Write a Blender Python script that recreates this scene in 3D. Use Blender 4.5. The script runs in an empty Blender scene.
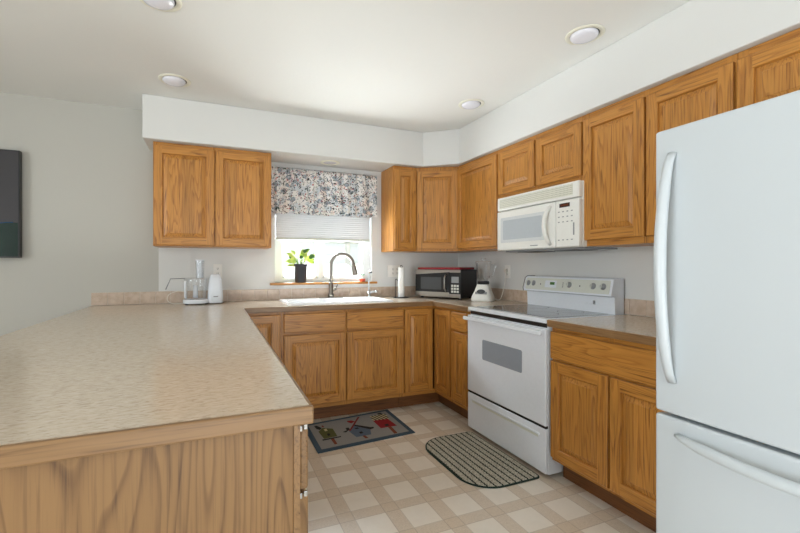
import bpy, bmesh, math, random
from mathutils import Vector, Matrix
random.seed(7)
S = bpy.context.scene
COL = S.collection
R = math.radians

# ------------------------------------------------------------------ camera
F_PX, YAW, CX, CY, CAM_H = 411.95, 22.357, 383.35, 265.66, 1.219
cam_d = bpy.data.cameras.new('camera')
cam = bpy.data.objects.new('camera', cam_d); COL.objects.link(cam)
cam_d.sensor_width = 36; cam_d.lens = 36 * F_PX / 800
cam_d.shift_x = (400 - CX) / 800; cam_d.shift_y = (CY - 266.5) / 800
cam_d.clip_start = .02
cam.location = (0, 0, CAM_H); cam.rotation_euler = (R(90), 0, R(-YAW))
S.camera = cam

# ------------------------------------------------------------------ world, sun, daylight at the openings, added fill lamps
SKY = .8
w = bpy.data.worlds.new('sky'); S.world = w; w.use_nodes = True
bg = w.node_tree.nodes['Background']
bg.inputs[0].default_value = (.80, .90, 1.0, 1); bg.inputs[1].default_value = SKY
sd = bpy.data.lights.new('sun', 'SUN'); sd.energy = .7; sd.angle = R(2); sd.color = (1, .96, .9)
sun = bpy.data.objects.new('sun', sd); COL.objects.link(sun)
sun.rotation_euler = (R(40), R(-25), 0)      # high behind the camera's wall, falls on the fence outside

def area(name, loc, rot, sx, sy, power, col):
    d = bpy.data.lights.new(name, 'AREA'); d.shape = 'RECTANGLE'; d.size = sx; d.size_y = sy
    d.energy = power; d.color = col
    o = bpy.data.objects.new(name, d); COL.objects.link(o); o.location = loc; o.rotation_euler = rot
    return o
# daylight at the dining-side and kitchen windows, plus added fill lamps
area('dining_window_daylight', (-3.75, -.2, 1.35), (R(90), 0, R(-90)), 3.0, 1.9, 100, (.94, .97, 1.0))
area('added_rear_door_fill', (.5, -3.15, 1.2), (R(90), 0, 0), 2.8, 2.0, 10, (.97, .98, 1.0))  # added fill lamp outside an unseen, invented rear door
area('added_rear_ceiling_fill', (.5, -3.5, .1), (R(140), 0, 0), 2.8, .8, 95, (.97, .99, 1.0))  # added lamp out of view, aimed up to brighten the ceiling
area('kitchen_window_daylight', (.95, 4.5, 2.3), (R(50), 0, R(180)), 1.6, 1.0, 330, (.88, .94, 1.0))
area('added_garden_ceiling_fill', (.95, 4.7, .45), (R(118), 0, R(180)), 1.8, .9, 360, (.94, .98, 1.0))  # unseen lamp added below the sill line, throws light up to the ceiling

S.view_settings.view_transform = 'Standard'; S.view_settings.look = 'None'
S.view_settings.gamma = 1; S.view_settings.use_curve_mapping = False
S.view_settings.exposure = 0.62

# ------------------------------------------------------------------ materials
def srgb(r, g, b):
    f = lambda c: (c/255/12.92) if c/255 <= .04045 else ((c/255+.055)/1.055)**2.4
    return (f(r), f(g), f(b), 1)

class NT:
    def __init__(s, name):
        s.m = bpy.data.materials.new(name); s.m.use_nodes = True
        s.t = s.m.node_tree; s.n = s.t.nodes; s.b = s.n['Principled BSDF']; s.out = s.n['Material Output']
    def node(s, typ, **kw):
        n = s.n.new(typ)
        for k, v in kw.items():
            if k.startswith('i_'):
                key = k[2:]; key = int(key) if key.isdigit() else key
                n.inputs[key].default_value = v
            else: setattr(n, k, v)
        return n
    def L(s, a, b): s.t.links.new(a, b)
    def math(s, op, a, b=None, c=None):
        n = s.n.new('ShaderNodeMath'); n.operation = op
        for i, v in enumerate((a, b, c)):
            if v is None: continue
            if isinstance(v, (int, float)): n.inputs[i].default_value = v
            else: s.L(v, n.inputs[i])
        return n.outputs[0]
    def mix(s, fac, a, b, bt='MIX'):
        n = s.n.new('ShaderNodeMix'); n.data_type = 'RGBA'; n.blend_type = bt
        for sock, v in ((n.inputs[0], fac), (n.inputs[6], a), (n.inputs[7], b)):
            if isinstance(v, (int, float, tuple)): sock.default_value = v
            else: s.L(v, sock)
        return n.outputs[2]
    def ramp(s, fac, pts, interp='LINEAR'):
        n = s.n.new('ShaderNodeValToRGB'); n.color_ramp.interpolation = interp
        e = n.color_ramp.elements
        while len(e) < len(pts): e.new(.5)
        for i, (p, c) in enumerate(pts): e[i].position = p; e[i].color = c
        s.L(fac, n.inputs[0]); return n.outputs[0]
    def noise(s, vec, scale, detail=3, rough=.5, dist=0):
        n = s.node('ShaderNodeTexNoise'); n.inputs['Scale'].default_value = scale
        n.inputs['Detail'].default_value = detail; n.inputs['Roughness'].default_value = rough
        n.inputs['Distortion'].default_value = dist
        if vec is not None: s.L(vec, n.inputs['Vector'])
        return n.outputs[0]
    def coord(s, kind='Object'): return s.node('ShaderNodeTexCoord').outputs[kind]
    def bump(s, h, strength, dist=.002):
        n = s.node('ShaderNodeBump'); n.inputs['Strength'].default_value = strength
        n.inputs['Distance'].default_value = dist; s.L(h, n.inputs['Height']); s.L(n.outputs[0], s.b.inputs['Normal'])

def plain(name, col, rough=.5, metal=0, bumpy=None, coat=0, spec=None):
    t = NT(name); t.b.inputs['Base Color'].default_value = col
    t.b.inputs['Roughness'].default_value = rough; t.b.inputs['Metallic'].default_value = metal
    if coat: t.b.inputs['Coat Weight'].default_value = coat; t.b.inputs['Coat Roughness'].default_value = .1
    if spec is not None: t.b.inputs['Specular IOR Level'].default_value = spec
    v = t.coord()
    n = t.noise(v, bumpy[0] if bumpy else 60, 3)
    if bumpy: t.bump(n, bumpy[1], bumpy[2] if len(bumpy) > 2 else .001)
    else:
        c2 = tuple(min(1, c*1.04) for c in col[:3]) + (1,)
        t.L(t.mix(n, tuple(c*.97 for c in col[:3]) + (1,), c2), t.b.inputs['Base Color'])
    return t.m

def oak(name, axis, light, mid, dark, planks=0., cath=1., freq=17., rough=.36, pore=.75, nsc=11., st=.075, pw=2.6):
    t = NT(name)
    v = t.coord(); oi = t.node('ShaderNodeObjectInfo')
    off = t.node('ShaderNodeCombineXYZ')
    t.L(t.math('MULTIPLY', oi.outputs['Random'], 13.7), off.inputs[0])
    t.L(t.math('MULTIPLY', oi.outputs['Random'], 7.3), off.inputs[1])
    t.L(t.math('MULTIPLY', oi.outputs['Random'], 31.1), off.inputs[2])
    base = v
    sep0 = t.node('ShaderNodeSeparateXYZ'); t.L(v, sep0.inputs[0])
    if planks:
        pl = t.math('FLOOR', t.math('ADD', t.math('MULTIPLY', sep0.outputs[0], 1/planks), t.math('MULTIPLY', oi.outputs['Random'], 9)))
        wn = t.node('ShaderNodeTexWhiteNoise', noise_dimensions='1D'); t.L(pl, wn.inputs['W'])
        sh = t.node('ShaderNodeCombineXYZ'); t.L(t.math('MULTIPLY', wn.outputs[0], 5.0), sh.inputs[2])
        a0 = t.node('ShaderNodeVectorMath', operation='ADD'); t.L(v, a0.inputs[0]); t.L(sh.outputs[0], a0.inputs[1]); base = a0.outputs[0]
    add = t.node('ShaderNodeVectorMath', operation='ADD'); t.L(base, add.inputs[0]); t.L(off.outputs[0], add.inputs[1])
    mp = t.node('ShaderNodeMapping')
    k = {'X': (st, 1, 1), 'Z': (1, 1, st), 'Y': (1, st, 1)}[axis]
    mp.inputs['Scale'].default_value = k; t.L(add.outputs[0], mp.inputs[0])
    n1 = t.noise(mp.outputs[0], nsc, 2, .4, .15)
    fr = t.math('FRACT', t.math('MULTIPLY', n1, freq))
    up_ = t.math('POWER', fr, pw); dn = t.math('MINIMUM', t.math('MULTIPLY', t.math('SUBTRACT', 1, fr), 7), 1)
    bands = t.math('MULTIPLY', up_, dn)
    mp2 = t.node('ShaderNodeMapping')
    k2 = {'X': (.03, 1, 1), 'Z': (1, 1, .03), 'Y': (1, .03, 1)}[axis]
    mp2.inputs['Scale'].default_value = k2; t.L(add.outputs[0], mp2.inputs[0])
    n2 = t.noise(mp2.outputs[0], 160, 3, .6)
    n3 = t.noise(mp2.outputs[0], 60, 3, .6)
    pores = t.math('MULTIPLY', t.math('SMOOTH_MAX', t.math('MULTIPLY', t.math('SUBTRACT', n2, .5), 5), 0, .1), pore)
    c = t.mix(t.math('MINIMUM', t.math('MULTIPLY', bands, 1.15*cath), 1), light, mid)
    c = t.mix(t.math('MULTIPLY', n3, .4), c, mid)
    c = t.mix(t.math('MINIMUM', t.math('MULTIPLY', pores, t.math('MULTIPLY_ADD', bands, 1.2, .45)), .8), c, dark)
    if planks:
        f = t.math('MULTIPLY_ADD', wn.outputs[0], .22, .86)
        cc = t.node('ShaderNodeCombineColor'); [t.L(f, cc.inputs[i]) for i in range(3)]
        c = t.mix(1.0, c, cc.outputs[0], 'MULTIPLY')
    t.L(c, t.b.inputs['Base Color'])
    t.b.inputs['Roughness'].default_value = rough
    t.bump(n2, .12, .0006)
    return t.m

OL, OM, OD = srgb(202, 142, 66), srgb(164, 104, 42), srgb(88, 50, 20)
M = {}
M['oak_v'] = oak('oak_vertical_grain', 'Z', OL, OM, OD)
M['oak_h'] = oak('oak_horizontal_grain', 'X', OL, OM, OD)
M['oak_p'] = oak('oak_panel_grain', 'Z', OL, OM, OD, planks=.085)
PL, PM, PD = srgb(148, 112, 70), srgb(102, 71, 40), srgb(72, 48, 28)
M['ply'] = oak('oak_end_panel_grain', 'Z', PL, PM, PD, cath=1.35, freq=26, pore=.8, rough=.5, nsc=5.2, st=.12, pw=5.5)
M['trim_x'] = oak('oak_counter_edge', 'X', srgb(148, 114, 76), srgb(120, 88, 55), srgb(82, 56, 34), cath=.6)
M['trim_y'] = oak('oak_counter_edge_lengthwise', 'Y', srgb(148, 114, 76), srgb(120, 88, 55), srgb(82, 56, 34), cath=.6)
M['kick'] = oak('dark_stained_oak', 'X', srgb(126, 80, 40), srgb(100, 58, 28), srgb(60, 32, 16), cath=.6)
M['wall'] = plain('white_wall_paint', srgb(222, 222, 219), .75, bumpy=(90, .25, .0012))
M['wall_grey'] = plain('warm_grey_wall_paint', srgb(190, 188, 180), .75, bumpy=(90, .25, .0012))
M['ceil'] = plain('white_ceiling_paint', srgb(232, 232, 228), .85, bumpy=(45, .35, .002))
M['vinylw'] = plain('white_vinyl', srgb(240, 241, 242), .4)
M['appl'] = plain('white_appliance_enamel', srgb(232, 237, 244), .22)
M['appl2'] = plain('fridge_textured_enamel', srgb(206, 213, 217), .28, bumpy=(420, .18, .0006))
M['applw'] = plain('warm_white_plastic', srgb(241, 241, 236), .35)
M['cream'] = plain('grey_cream_plastic', srgb(214, 217, 208), .45)
M['grey'] = plain('grey_plastic', srgb(150, 152, 154), .4)
M['dgrey'] = plain('dark_grey_plastic', srgb(70, 72, 74), .45)
M['ovglass'] = plain('grey_oven_glass', srgb(150, 158, 168), .12)
M['mwglass'] = plain('white_screened_door_glass', srgb(222, 226, 227), .12)
M['mwin'] = plain('pale_grey_screened_glass', srgb(192, 200, 206), .1)
M['black'] = plain('black_plastic', srgb(22, 22, 24), .35)
M['blackm'] = plain('matte_black', srgb(18, 18, 19), .7)
M['gap'] = plain('dark_seam', srgb(40, 36, 32), .8)
M['porc'] = plain('white_porcelain', srgb(246, 246, 246), .3)
M['nickel'] = plain('brushed_nickel', srgb(128, 122, 114), .28, 1)
M['chrome'] = plain('chrome', srgb(205, 208, 212), .1, 1)
M['steel'] = plain('stainless_steel', srgb(176, 172, 166), .3, 1)
M['red'] = plain('dark_red_plastic', srgb(140, 22, 34), .45)
M['paper'] = plain('white_paper_towel', srgb(244, 244, 242), .9, bumpy=(200, .3, .001))
M['cord'] = plain('cream_cord', srgb(226, 220, 208), .5)
M['socket'] = plain('outlet_white_plastic', srgb(236, 234, 228), .35)
M['slot'] = plain('outlet_slot_dark', srgb(70, 66, 62), .6)
M['trimring'] = plain('cream_light_ring', srgb(232, 230, 214), .4)
M['can'] = plain('dark_light_recess', srgb(66, 64, 60), .6)
M['bulb'] = plain('frosted_bulb_glass', srgb(232, 232, 240), .25)
M['shade'] = plain('cellular_shade_fabric', srgb(226, 229, 231), .85)
def translucent(m_, fac):
    t_ = m_.node_tree; b_ = t_.nodes['Principled BSDF']; tr = t_.nodes.new('ShaderNodeBsdfTranslucent'); mx = t_.nodes.new('ShaderNodeMixShader')
    tr.inputs[0].default_value = (.9, .93, .96, 1); mx.inputs[0].default_value = fac
    t_.links.new(b_.outputs[0], mx.inputs[1]); t_.links.new(tr.outputs[0], mx.inputs[2]); t_.links.new(mx.outputs[0], t_.nodes['Material Output'].inputs[0])
translucent(M['shade'], .006)
M['potblk'] = plain('black_plant_pot', srgb(40, 42, 48), .5)
M['soil'] = plain('potting_soil', srgb(60, 44, 32), .95, bumpy=(80, .8, .004))
M['potw'] = plain('white_ceramic_pot', srgb(232, 228, 220), .4)
M['coral'] = plain('coral_glaze', srgb(214, 96, 74), .4)
M['succ'] = plain('succulent_leaf', srgb(74, 132, 84), .5)
M['leafd'] = plain('dark_green_leaf', srgb(70, 110, 52), .5)
M['stem'] = plain('green_stem', srgb(130, 160, 70), .5)
M['green_lcd'] = plain('green_display', srgb(60, 110, 40), .3)
M['amber'] = plain('dark_amber_display', srgb(96, 44, 16), .3)
M['fence'] = plain('white_vinyl_fence', srgb(216, 212, 202), .5)
M['siding'] = plain('pale_grey_siding', srgb(226, 228, 226), .7)
M['ground'] = plain('dry_lawn', srgb(168, 172, 140), .95, bumpy=(30, .5, .02))

def leaf_mat():
    t = NT('yellow_green_leaf'); v = t.coord(); n = t.noise(v, 25, 2)
    t.L(t.ramp(n, [(.35, srgb(150, 178, 70)), (.6, srgb(214, 222, 120))]), t.b.inputs['Base Color'])
    t.b.inputs['Roughness'].default_value = .5; t.b.inputs['Subsurface Weight'].default_value = .0
    return t.m
M['leaf'] = leaf_mat()

def thin_glass(name, tint, rough=.02, base=.06):
    t = NT(name)
    tr = t.node('ShaderNodeBsdfTransparent'); tr.inputs[0].default_value = tint
    gl = t.node('ShaderNodeBsdfGlossy'); gl.inputs['Roughness'].default_value = rough
    lw = t.node('ShaderNodeLayerWeight'); lw.inputs[0].default_value = .35
    f = t.math('MULTIPLY_ADD', lw.outputs['Facing'], .5, base)
    mx = t.node('ShaderNodeMixShader'); t.L(f, mx.inputs[0]); t.L(tr.outputs[0], mx.inputs[1]); t.L(gl.outputs[0], mx.inputs[2])
    t.L(mx.outputs[0], t.out.inputs[0]); return t.m
M['glass'] = thin_glass('window_glass', (.97, .98, .98, 1), .01, .03)
M['clear'] = thin_glass('clear_plastic', (.965, .972, .975, 1), .06, .07)

def floor_mat():
    t = NT('patterned_vinyl_floor'); v = t.coord('Object'); s = t.node('ShaderNodeSeparateXYZ'); t.L(v, s.inputs[0])
    P, T = .2335, .68
    fx = t.math('FRACT', t.math('MULTIPLY', t.math('SUBTRACT', s.outputs[0], .625 - 20*P), 1/P))
    fy = t.math('FRACT', t.math('MULTIPLY', t.math('SUBTRACT', s.outputs[1], 1.715 - 20*P - .0), 1/P))
    inx = t.math('LESS_THAN', fx, T); iny = t.math('LESS_THAN', fy, T+.02)
    tile = t.math('MULTIPLY', inx, iny)
    neither = t.math('MULTIPLY', t.math('SUBTRACT', 1, inx), t.math('SUBTRACT', 1, iny))
    def line(f, Tt):
        a = t.math('LESS_THAN', f, .018); b = t.math('LESS_THAN', t.math('ABSOLUTE', t.math('SUBTRACT', f, Tt)), .010)
        return t.math('MAXIMUM', a, b)
    ln = t.math('MAXIMUM', line(fx, T), line(fy, T+.02))
    n1 = t.noise(v, 16, 4, .6, .8); n2 = t.noise(v, 130, 3, .7, 1.5)
    tilec = t.mix(n1, srgb(224, 214, 199), srgb(235, 227, 214))
    bandc = t.mix(t.math('MULTIPLY_ADD', n2, 2.2, -.6), srgb(196, 179, 158), srgb(224, 210, 191))
    crossc = t.mix(t.math('MULTIPLY_ADD', n2, 2.2, -.6), srgb(198, 180, 158), srgb(220, 204, 182))
    c = t.mix(tile, bandc, tilec); c = t.mix(neither, c, crossc)
    c = t.mix(t.math('MULTIPLY', ln, .38), c, srgb(140, 118, 98))
    t.L(c, t.b.inputs['Base Color'])
    t.L(t.math('MULTIPLY_ADD', n2, .15, .27), t.b.inputs['Roughness'])
    t.bump(t.math('ADD', t.math('MULTIPLY', ln, -.6), n2), .12, .0008)
    return t.m
M['floor'] = floor_mat()

def counter_mat():
    t = NT('beige_flecked_laminate'); v = t.coord('Object')
    mp = t.node('ShaderNodeMapping'); mp.inputs['Scale'].default_value = (.30, 1, 1); mp.inputs['Rotation'].default_value = (0, 0, R(8)); t.L(v, mp.inputs[0])
    n1 = t.noise(mp.outputs[0], 150, 4, .65, .6); n2 = t.noise(mp.outputs[0], 40, 3, .6, .5); n3 = t.noise(v, 3, 2)
    c = t.ramp(n1, [(.36, srgb(158, 138, 116)), (.46, srgb(200, 184, 165)), (.6, srgb(215, 202, 186)), (.7, srgb(230, 221, 210))])
    c = t.mix(t.math('MULTIPLY_ADD', n2, .8, .1), c, srgb(212, 197, 176))
    t.L(c, t.b.inputs['Base Color']); t.b.inputs['Roughness'].default_value = .17
    t.b.inputs['Specular IOR Level'].default_value = .5
    t.bump(n1, .03, .0004)
    return t.m
M['counter'] = counter_mat()

def tile_mat():
    t = NT('tan_ceramic_tile'); v = t.coord(); n = t.noise(v, 22, 4, .6)
    t.L(t.ramp(n, [(.35, srgb(192, 170, 150)), (.65, srgb(210, 190, 172))]), t.b.inputs['Base Color'])
    t.b.inputs['Roughness'].default_value = .25; return t.m
M['tile'] = tile_mat(); M['grout'] = plain('pale_grout', srgb(222, 214, 202), .9)

def floral():
    t = NT('floral_print_fabric'); v = t.coord()
    mp = t.node('ShaderNodeMapping'); mp.inputs['Scale'].default_value = (1, .2, 1); t.L(v, mp.inputs[0])
    nz = t.node('ShaderNodeTexNoise'); nz.inputs['Scale'].default_value = 30; t.L(mp.outputs[0], nz.inputs['Vector'])
    dv = t.node('ShaderNodeVectorMath', operation='SCALE'); t.L(nz.outputs['Color'], dv.inputs[0]); dv.inputs['Scale'].default_value = .045
    ad = t.node('ShaderNodeVectorMath', operation='ADD'); t.L(mp.outputs[0], ad.inputs[0]); t.L(dv.outputs[0], ad.inputs[1])
    def vor(scale):
        n = t.node('ShaderNodeTexVoronoi'); n.inputs['Scale'].default_value = scale; t.L(ad.outputs[0], n.inputs['Vector'])
        s = t.node('ShaderNodeSeparateColor'); t.L(n.outputs['Color'], s.inputs[0]); return n.outputs['Distance'], s
    d1, s1 = vor(110); d2, s2 = vor(62); d3, s3 = vor(28)
    white = srgb(226, 224, 220)
    c = t.ramp(s3.outputs[0], [(0, srgb(232, 230, 226)), (.5, srgb(206, 212, 216)), (.72, srgb(150, 160, 168)), (.86, srgb(228, 216, 210))], 'CONSTANT')
    c2 = t.ramp(s2.outputs[1], [(0, srgb(40, 44, 48)), (.25, srgb(84, 92, 84)), (.45, srgb(196, 204, 204)), (.58, srgb(66, 78, 110)), (.65, srgb(120, 122, 124)), (.92, srgb(204, 120, 116))], 'CONSTANT')
    m2 = t.math('MULTIPLY', t.math('GREATER_THAN', s2.outputs[0], .6), t.math('LESS_THAN', d2, .42))
    c = t.mix(m2, c, c2)
    c1 = t.ramp(s1.outputs[1], [(0, srgb(28, 32, 34)), (.4, srgb(60, 84, 62)), (.6, srgb(150, 44, 56)), (.75, srgb(236, 232, 228))], 'CONSTANT')
    m1 = t.math('MULTIPLY', t.math('GREATER_THAN', s1.outputs[0], .58), t.math('LESS_THAN', d1, .5))
    c = t.mix(m1, c, c1)
    t.L(c, t.b.inputs['Base Color']); t.b.inputs['Roughness'].default_value = .9
    return t.m
M['floral'] = floral()

def rug_mat(name, col, sc=260):
    t = NT(name); v = t.coord(); n = t.noise(v, sc, 2)
    t.L(t.mix(n, tuple(c*.72 for c in col[:3])+(1,), tuple(min(1, c*1.25) for c in col[:3])+(1,)), t.b.inputs['Base Color'])
    t.b.inputs['Roughness'].default_value = .95; t.bump(n, .6, .002); return t.m
M['rug_grey'] = rug_mat('grey_rug_pile', srgb(140, 138, 134)); M['rug_blue'] = rug_mat('slate_blue_rug_border', srgb(58, 76, 90))
M['r_olive'] = rug_mat('olive_weave', srgb(82, 84, 44)); M['r_black'] = rug_mat('black_weave', srgb(26, 26, 28)); M['r_brown'] = rug_mat('brown_weave', srgb(118, 60, 40))
M['r_cream'] = rug_mat('cream_weave', srgb(198, 180, 140)); M['r_blue'] = rug_mat('dusty_blue_weave', srgb(84, 98, 116)); M['r_red'] = rug_mat('red_weave', srgb(138, 20, 30)); M['r_dred'] = rug_mat('dark_red_weave', srgb(120, 34, 36))
def hatch():
    t = NT('striped_weave'); v = t.coord(); s = t.node('ShaderNodeSeparateXYZ'); t.L(v, s.inputs[0])
    f = t.math('FRACT', t.math('MULTIPLY', t.math('ADD', s.outputs[0], t.math('MULTIPLY', s.outputs[1], .25)), 36))
    t.L(t.mix(t.math('LESS_THAN', f, .5), srgb(196, 180, 140), srgb(28, 28, 28)), t.b.inputs['Base Color'])
    t.b.inputs['Roughness'].default_value = .95; return t.m
M['r_hatch'] = hatch()
def mat_weave():
    t = NT('striped_mat_weave'); v = t.coord(); s = t.node('ShaderNodeSeparateXYZ'); t.L(v, s.inputs[0])
    # chenille rows: light beige-green flecks with narrow zig-zag dark lines along the length
    zz = t.math('MULTIPLY', t.math('PINGPONG', s.outputs[1], .012), .35)
    f = t.math('FRACT', t.math('MULTIPLY', t.math('ADD', s.outputs[0], zz), 1/.0435))
    n = t.noise(v, 190, 3, .7)
    base = t.ramp(n, [(.36, srgb(104, 102, 88)), (.50, srgb(176, 170, 154)), (.62, srgb(210, 205, 188))])
    c = t.mix(t.math('LESS_THAN', f, .24), base, srgb(24, 36, 30))
    t.L(c, t.b.inputs['Base Color']); t.b.inputs['Roughness'].default_value = .95; t.bump(n, .7, .003); return t.m
M['mat'] = mat_weave(); M['matedge'] = rug_mat('dark_green_binding', srgb(26, 46, 40))

def cooktop_mat():
    t = NT('grey_ceramic_cooktop'); v = t.coord(); n = t.noise(v, 300, 2)
    t.L(t.ramp(n, [(.4, srgb(92, 96, 100)), (.6, srgb(132, 136, 138))]), t.b.inputs['Base Color'])
    t.b.inputs['Roughness'].default_value = .06; t.b.inputs['Specular IOR Level'].default_value = .8; return t.m
M['cooktop'] = cooktop_mat()
M['screen'] = plain('dark_tv_screen', srgb(62, 60, 62), .4, spec=.3)
M['scr_green'] = plain('green_screen_reflection', srgb(14, 40, 30), .25, spec=.3)
M['scr_blue'] = plain('blue_reflection_rim', srgb(30, 70, 110), .25, spec=.3)
M['grille'] = None
def grille():
    t = NT('vent_grille_plastic'); v = t.coord(); s = t.node('ShaderNodeSeparateXYZ'); t.L(v, s.inputs[0])
    f = t.math('FRACT', t.math('MULTIPLY', s.outputs[0], 1/.011)); g = t.math('FRACT', t.math('MULTIPLY', s.outputs[2], 1/.012))
    m = t.math('MULTIPLY', t.math('LESS_THAN', f, .55), t.math('LESS_THAN', g, .5))
    t.L(t.mix(m, srgb(226, 226, 212), srgb(178, 178, 160)), t.b.inputs['Base Color']); t.b.inputs['Roughness'].default_value = .5; return t.m
M['grille'] = grille()

# ------------------------------------------------------------------ mesh helpers
class MB:
    """collects shapes and links them as ONE mesh object"""
    def __init__(s): s.bm = bmesh.new(); s.mats = []
    def mi(s, m):
        if m not in s.mats: s.mats.append(m)
        return s.mats.index(m)
    def add(s, tmp, mat, smooth=False, M4=None):
        i = s.mi(mat); vm = {}
        for v in tmp.verts: vm[v] = s.bm.verts.new(M4 @ v.co if M4 else v.co)
        for f in tmp.faces:
            try: nf = s.bm.faces.new([vm[v] for v in f.verts])
            except ValueError: continue
            nf.material_index = i; nf.smooth = smooth
        tmp.free(); return s
    def box(s, x0, x1, y0, y1, z0, z1, mat, bev=0, seg=2, M4=None, smooth=False):
        t = bmesh.new(); vs = [t.verts.new((x, y, z)) for x in (x0, x1) for y in (y0, y1) for z in (z0, z1)]
        for q in ((0,1,3,2), (4,6,7,5), (0,4,5,1), (2,3,7,6), (0,2,6,4), (1,5,7,3)): t.faces.new([vs[k] for k in q])
        if bev: bmesh.ops.bevel(t, geom=list(t.edges), offset=bev, segments=seg, affect='EDGES', profile=.5)
        return s.add(t, mat, smooth, M4)
    def lathe(s, prof, mat, c=(0, 0, 0), n=32, M4=None, smooth=True):
        t = bmesh.new(); rings = []
        for r, z in prof:
            if r < 1e-6: rings.append([t.verts.new((0, 0, z))])
            else: rings.append([t.verts.new((r*math.cos(2*math.pi*k/n), r*math.sin(2*math.pi*k/n), z)) for k in range(n)])
        for a, b in zip(rings, rings[1:]):
            for k in range(n):
                k2 = (k+1) % n
                if len(a) == 1 and len(b) == 1: break
                if len(a) == 1: t.faces.new([a[0], b[k2], b[k]])
                elif len(b) == 1: t.faces.new([a[k], a[k2], b[0]])
                else: t.faces.new([a[k], a[k2], b[k2], b[k]])
        mt = Matrix.Translation(c) @ (M4 if M4 else Matrix())
        return s.add(t, mat, smooth, mt)
    def prism(s, pts, z0, z1, mat, M4=None, smooth=False, bev=0):
        t = bmesh.new(); a = [t.verts.new((x, y, z0)) for x, y in pts]; b = [t.verts.new((x, y, z1)) for x, y in pts]
        n = len(pts); t.faces.new(list(reversed(a))); t.faces.new(b)
        for k in range(n): t.faces.new([a[k], a[(k+1) % n], b[(k+1) % n], b[k]])
        bmesh.ops.recalc_face_normals(t, faces=t.faces)
        if bev: bmesh.ops.bevel(t, geom=list(t.edges), offset=bev, segments=2, affect='EDGES', profile=.5)
        return s.add(t, mat, smooth, M4)
    def tube(s, path, r, mat, n=10, M4=None, caps=True, rz=None):
        """swept round bar; r number or list; rz optional flattening (binormal radius)"""
        t = bmesh.new(); P = [Vector(p) for p in path]; rings = []; prev = None
        for i, p in enumerate(P):
            d = (P[min(i+1, len(P)-1)] - P[max(i-1, 0)]).normalized()
            if prev is None:
                up = Vector((0, 0, 1)) if abs(d.z) < .9 else Vector((0, 1, 0))
                u = d.cross(up).normalized()
            else: u = (prev - d*prev.dot(d)).normalized()
            prev = u; v = d.cross(u)
            rr = r[i] if isinstance(r, (list, tuple)) else r
            r2 = (rz[i] if isinstance(rz, (list, tuple)) else rz) if rz else rr
            rings.append([t.verts.new(p + u*rr*math.cos(2*math.pi*k/n) + v*r2*math.sin(2*math.pi*k/n)) for k in range(n)])
        for a, b in zip(rings, rings[1:]):
            for k in range(n): t.faces.new([a[k], a[(k+1) % n], b[(k+1) % n], b[k]])
        if caps: t.faces.new(list(reversed(rings[0]))); t.faces.new(rings[-1])
        bmesh.ops.recalc_face_normals(t, faces=t.faces)
        return s.add(t, mat, True, M4)
    def quad(s, pts, mat):
        vs = [s.bm.verts.new(p) for p in pts]; f = s.bm.faces.new(vs); f.material_index = s.mi(mat); return s
    def build(s, name, parent=None, loc=(0, 0, 0), rz=0, label=None):
        me = bpy.data.meshes.new(name); s.bm.to_mesh(me); s.bm.free()
        for m in s.mats: me.materials.append(m)
        o = bpy.data.objects.new(name, me); COL.objects.link(o); o.location = loc; o.rotation_euler = (0, 0, rz)
        if parent: o.parent = parent
        if label: o['label'] = label
        return o

def thing(name, label, cat, loc=(0, 0, 0), rz=0, group=None):
    o = bpy.data.objects.new(name, None); COL.objects.link(o); o.location = loc; o.rotation_euler = (0, 0, rz)
    o.empty_display_size = .1; return tag(o, label, cat, group)
def tag(o, label, cat, group=None):
    o['label'] = label; o['category'] = cat
    if group: o['group'] = group
    return o
def struct(o): o['kind'] = 'structure'; return o
def arc(c, r, a0, a1, n, plane='xz'):
    out = []
    for k in range(n+1):
        a = R(a0 + (a1-a0)*k/n); x, z = r*math.cos(a), r*math.sin(a)
        out.append((c[0]+x, c[1], c[2]+z) if plane == 'xz' else (c[0]+x, c[1]+z, c[2]))
    return out
def rrect(x0, x1, y0, y1, r, n=6):
    p = []
    rs = r if isinstance(r, (list, tuple)) else [r]*4
    for (cx, cy, a), rr in zip(((x1, y1, 0), (x0, y1, 90), (x0, y0, 180), (x1, y0, 270)), rs):
        ox = cx - rr if cx == x1 else cx + rr; oy = cy - rr if cy == y1 else cy + rr
        for k in range(n+1):
            t = R(a + 90*k/n); p.append((ox + rr*math.cos(t), oy + rr*math.sin(t)))
    return p
RX90 = Matrix.Rotation(R(90), 4, 'X')

def smooth(path, n=6):
    """Catmull-Rom points through a path"""
    P = [Vector(p) for p in path]; P = [P[0]] + P + [P[-1]]; out = []
    for i in range(1, len(P)-2):
        a, b, c, d = P[i-1:i+3]
        for k in range(n):
            t = k/n; out.append(.5*((2*b) + (c-a)*t + (2*a-5*b+4*c-d)*t*t + (3*b-a-3*c+d)*t**3))
    return out + [P[-2]]
# ------------------------------------------------------------------ the room
D, RW, ZC, ZS = 3.748, 2.404, 2.452, 2.137     # back wall, right wall, ceiling, soffit underside
LW, BW = -3.6, -3.0
m = MB(); m.box(LW-.1, RW+.1, BW-.1, D+.1, -.06, 0, M['floor']); struct(m.build('floor'))
m = MB(); m.box(LW-.1, RW+.1, BW-.1, D+.1, ZC, ZC+.08, M['ceil']); struct(m.build('ceiling'))
WX0, WX1, WZ0, WZ1 = .50, 1.42, 1.066, 2.10    # kitchen window opening
T = .15
m = MB()
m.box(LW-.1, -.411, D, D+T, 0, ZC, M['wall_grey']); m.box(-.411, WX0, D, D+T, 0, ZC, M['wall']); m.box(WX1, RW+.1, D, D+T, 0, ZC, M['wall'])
m.box(WX0, WX1, D, D+T, 0, WZ0, M['wall']); m.box(WX0, WX1, D, D+T, WZ1, ZC, M['wall']); struct(m.build('wall_back'))
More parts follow.
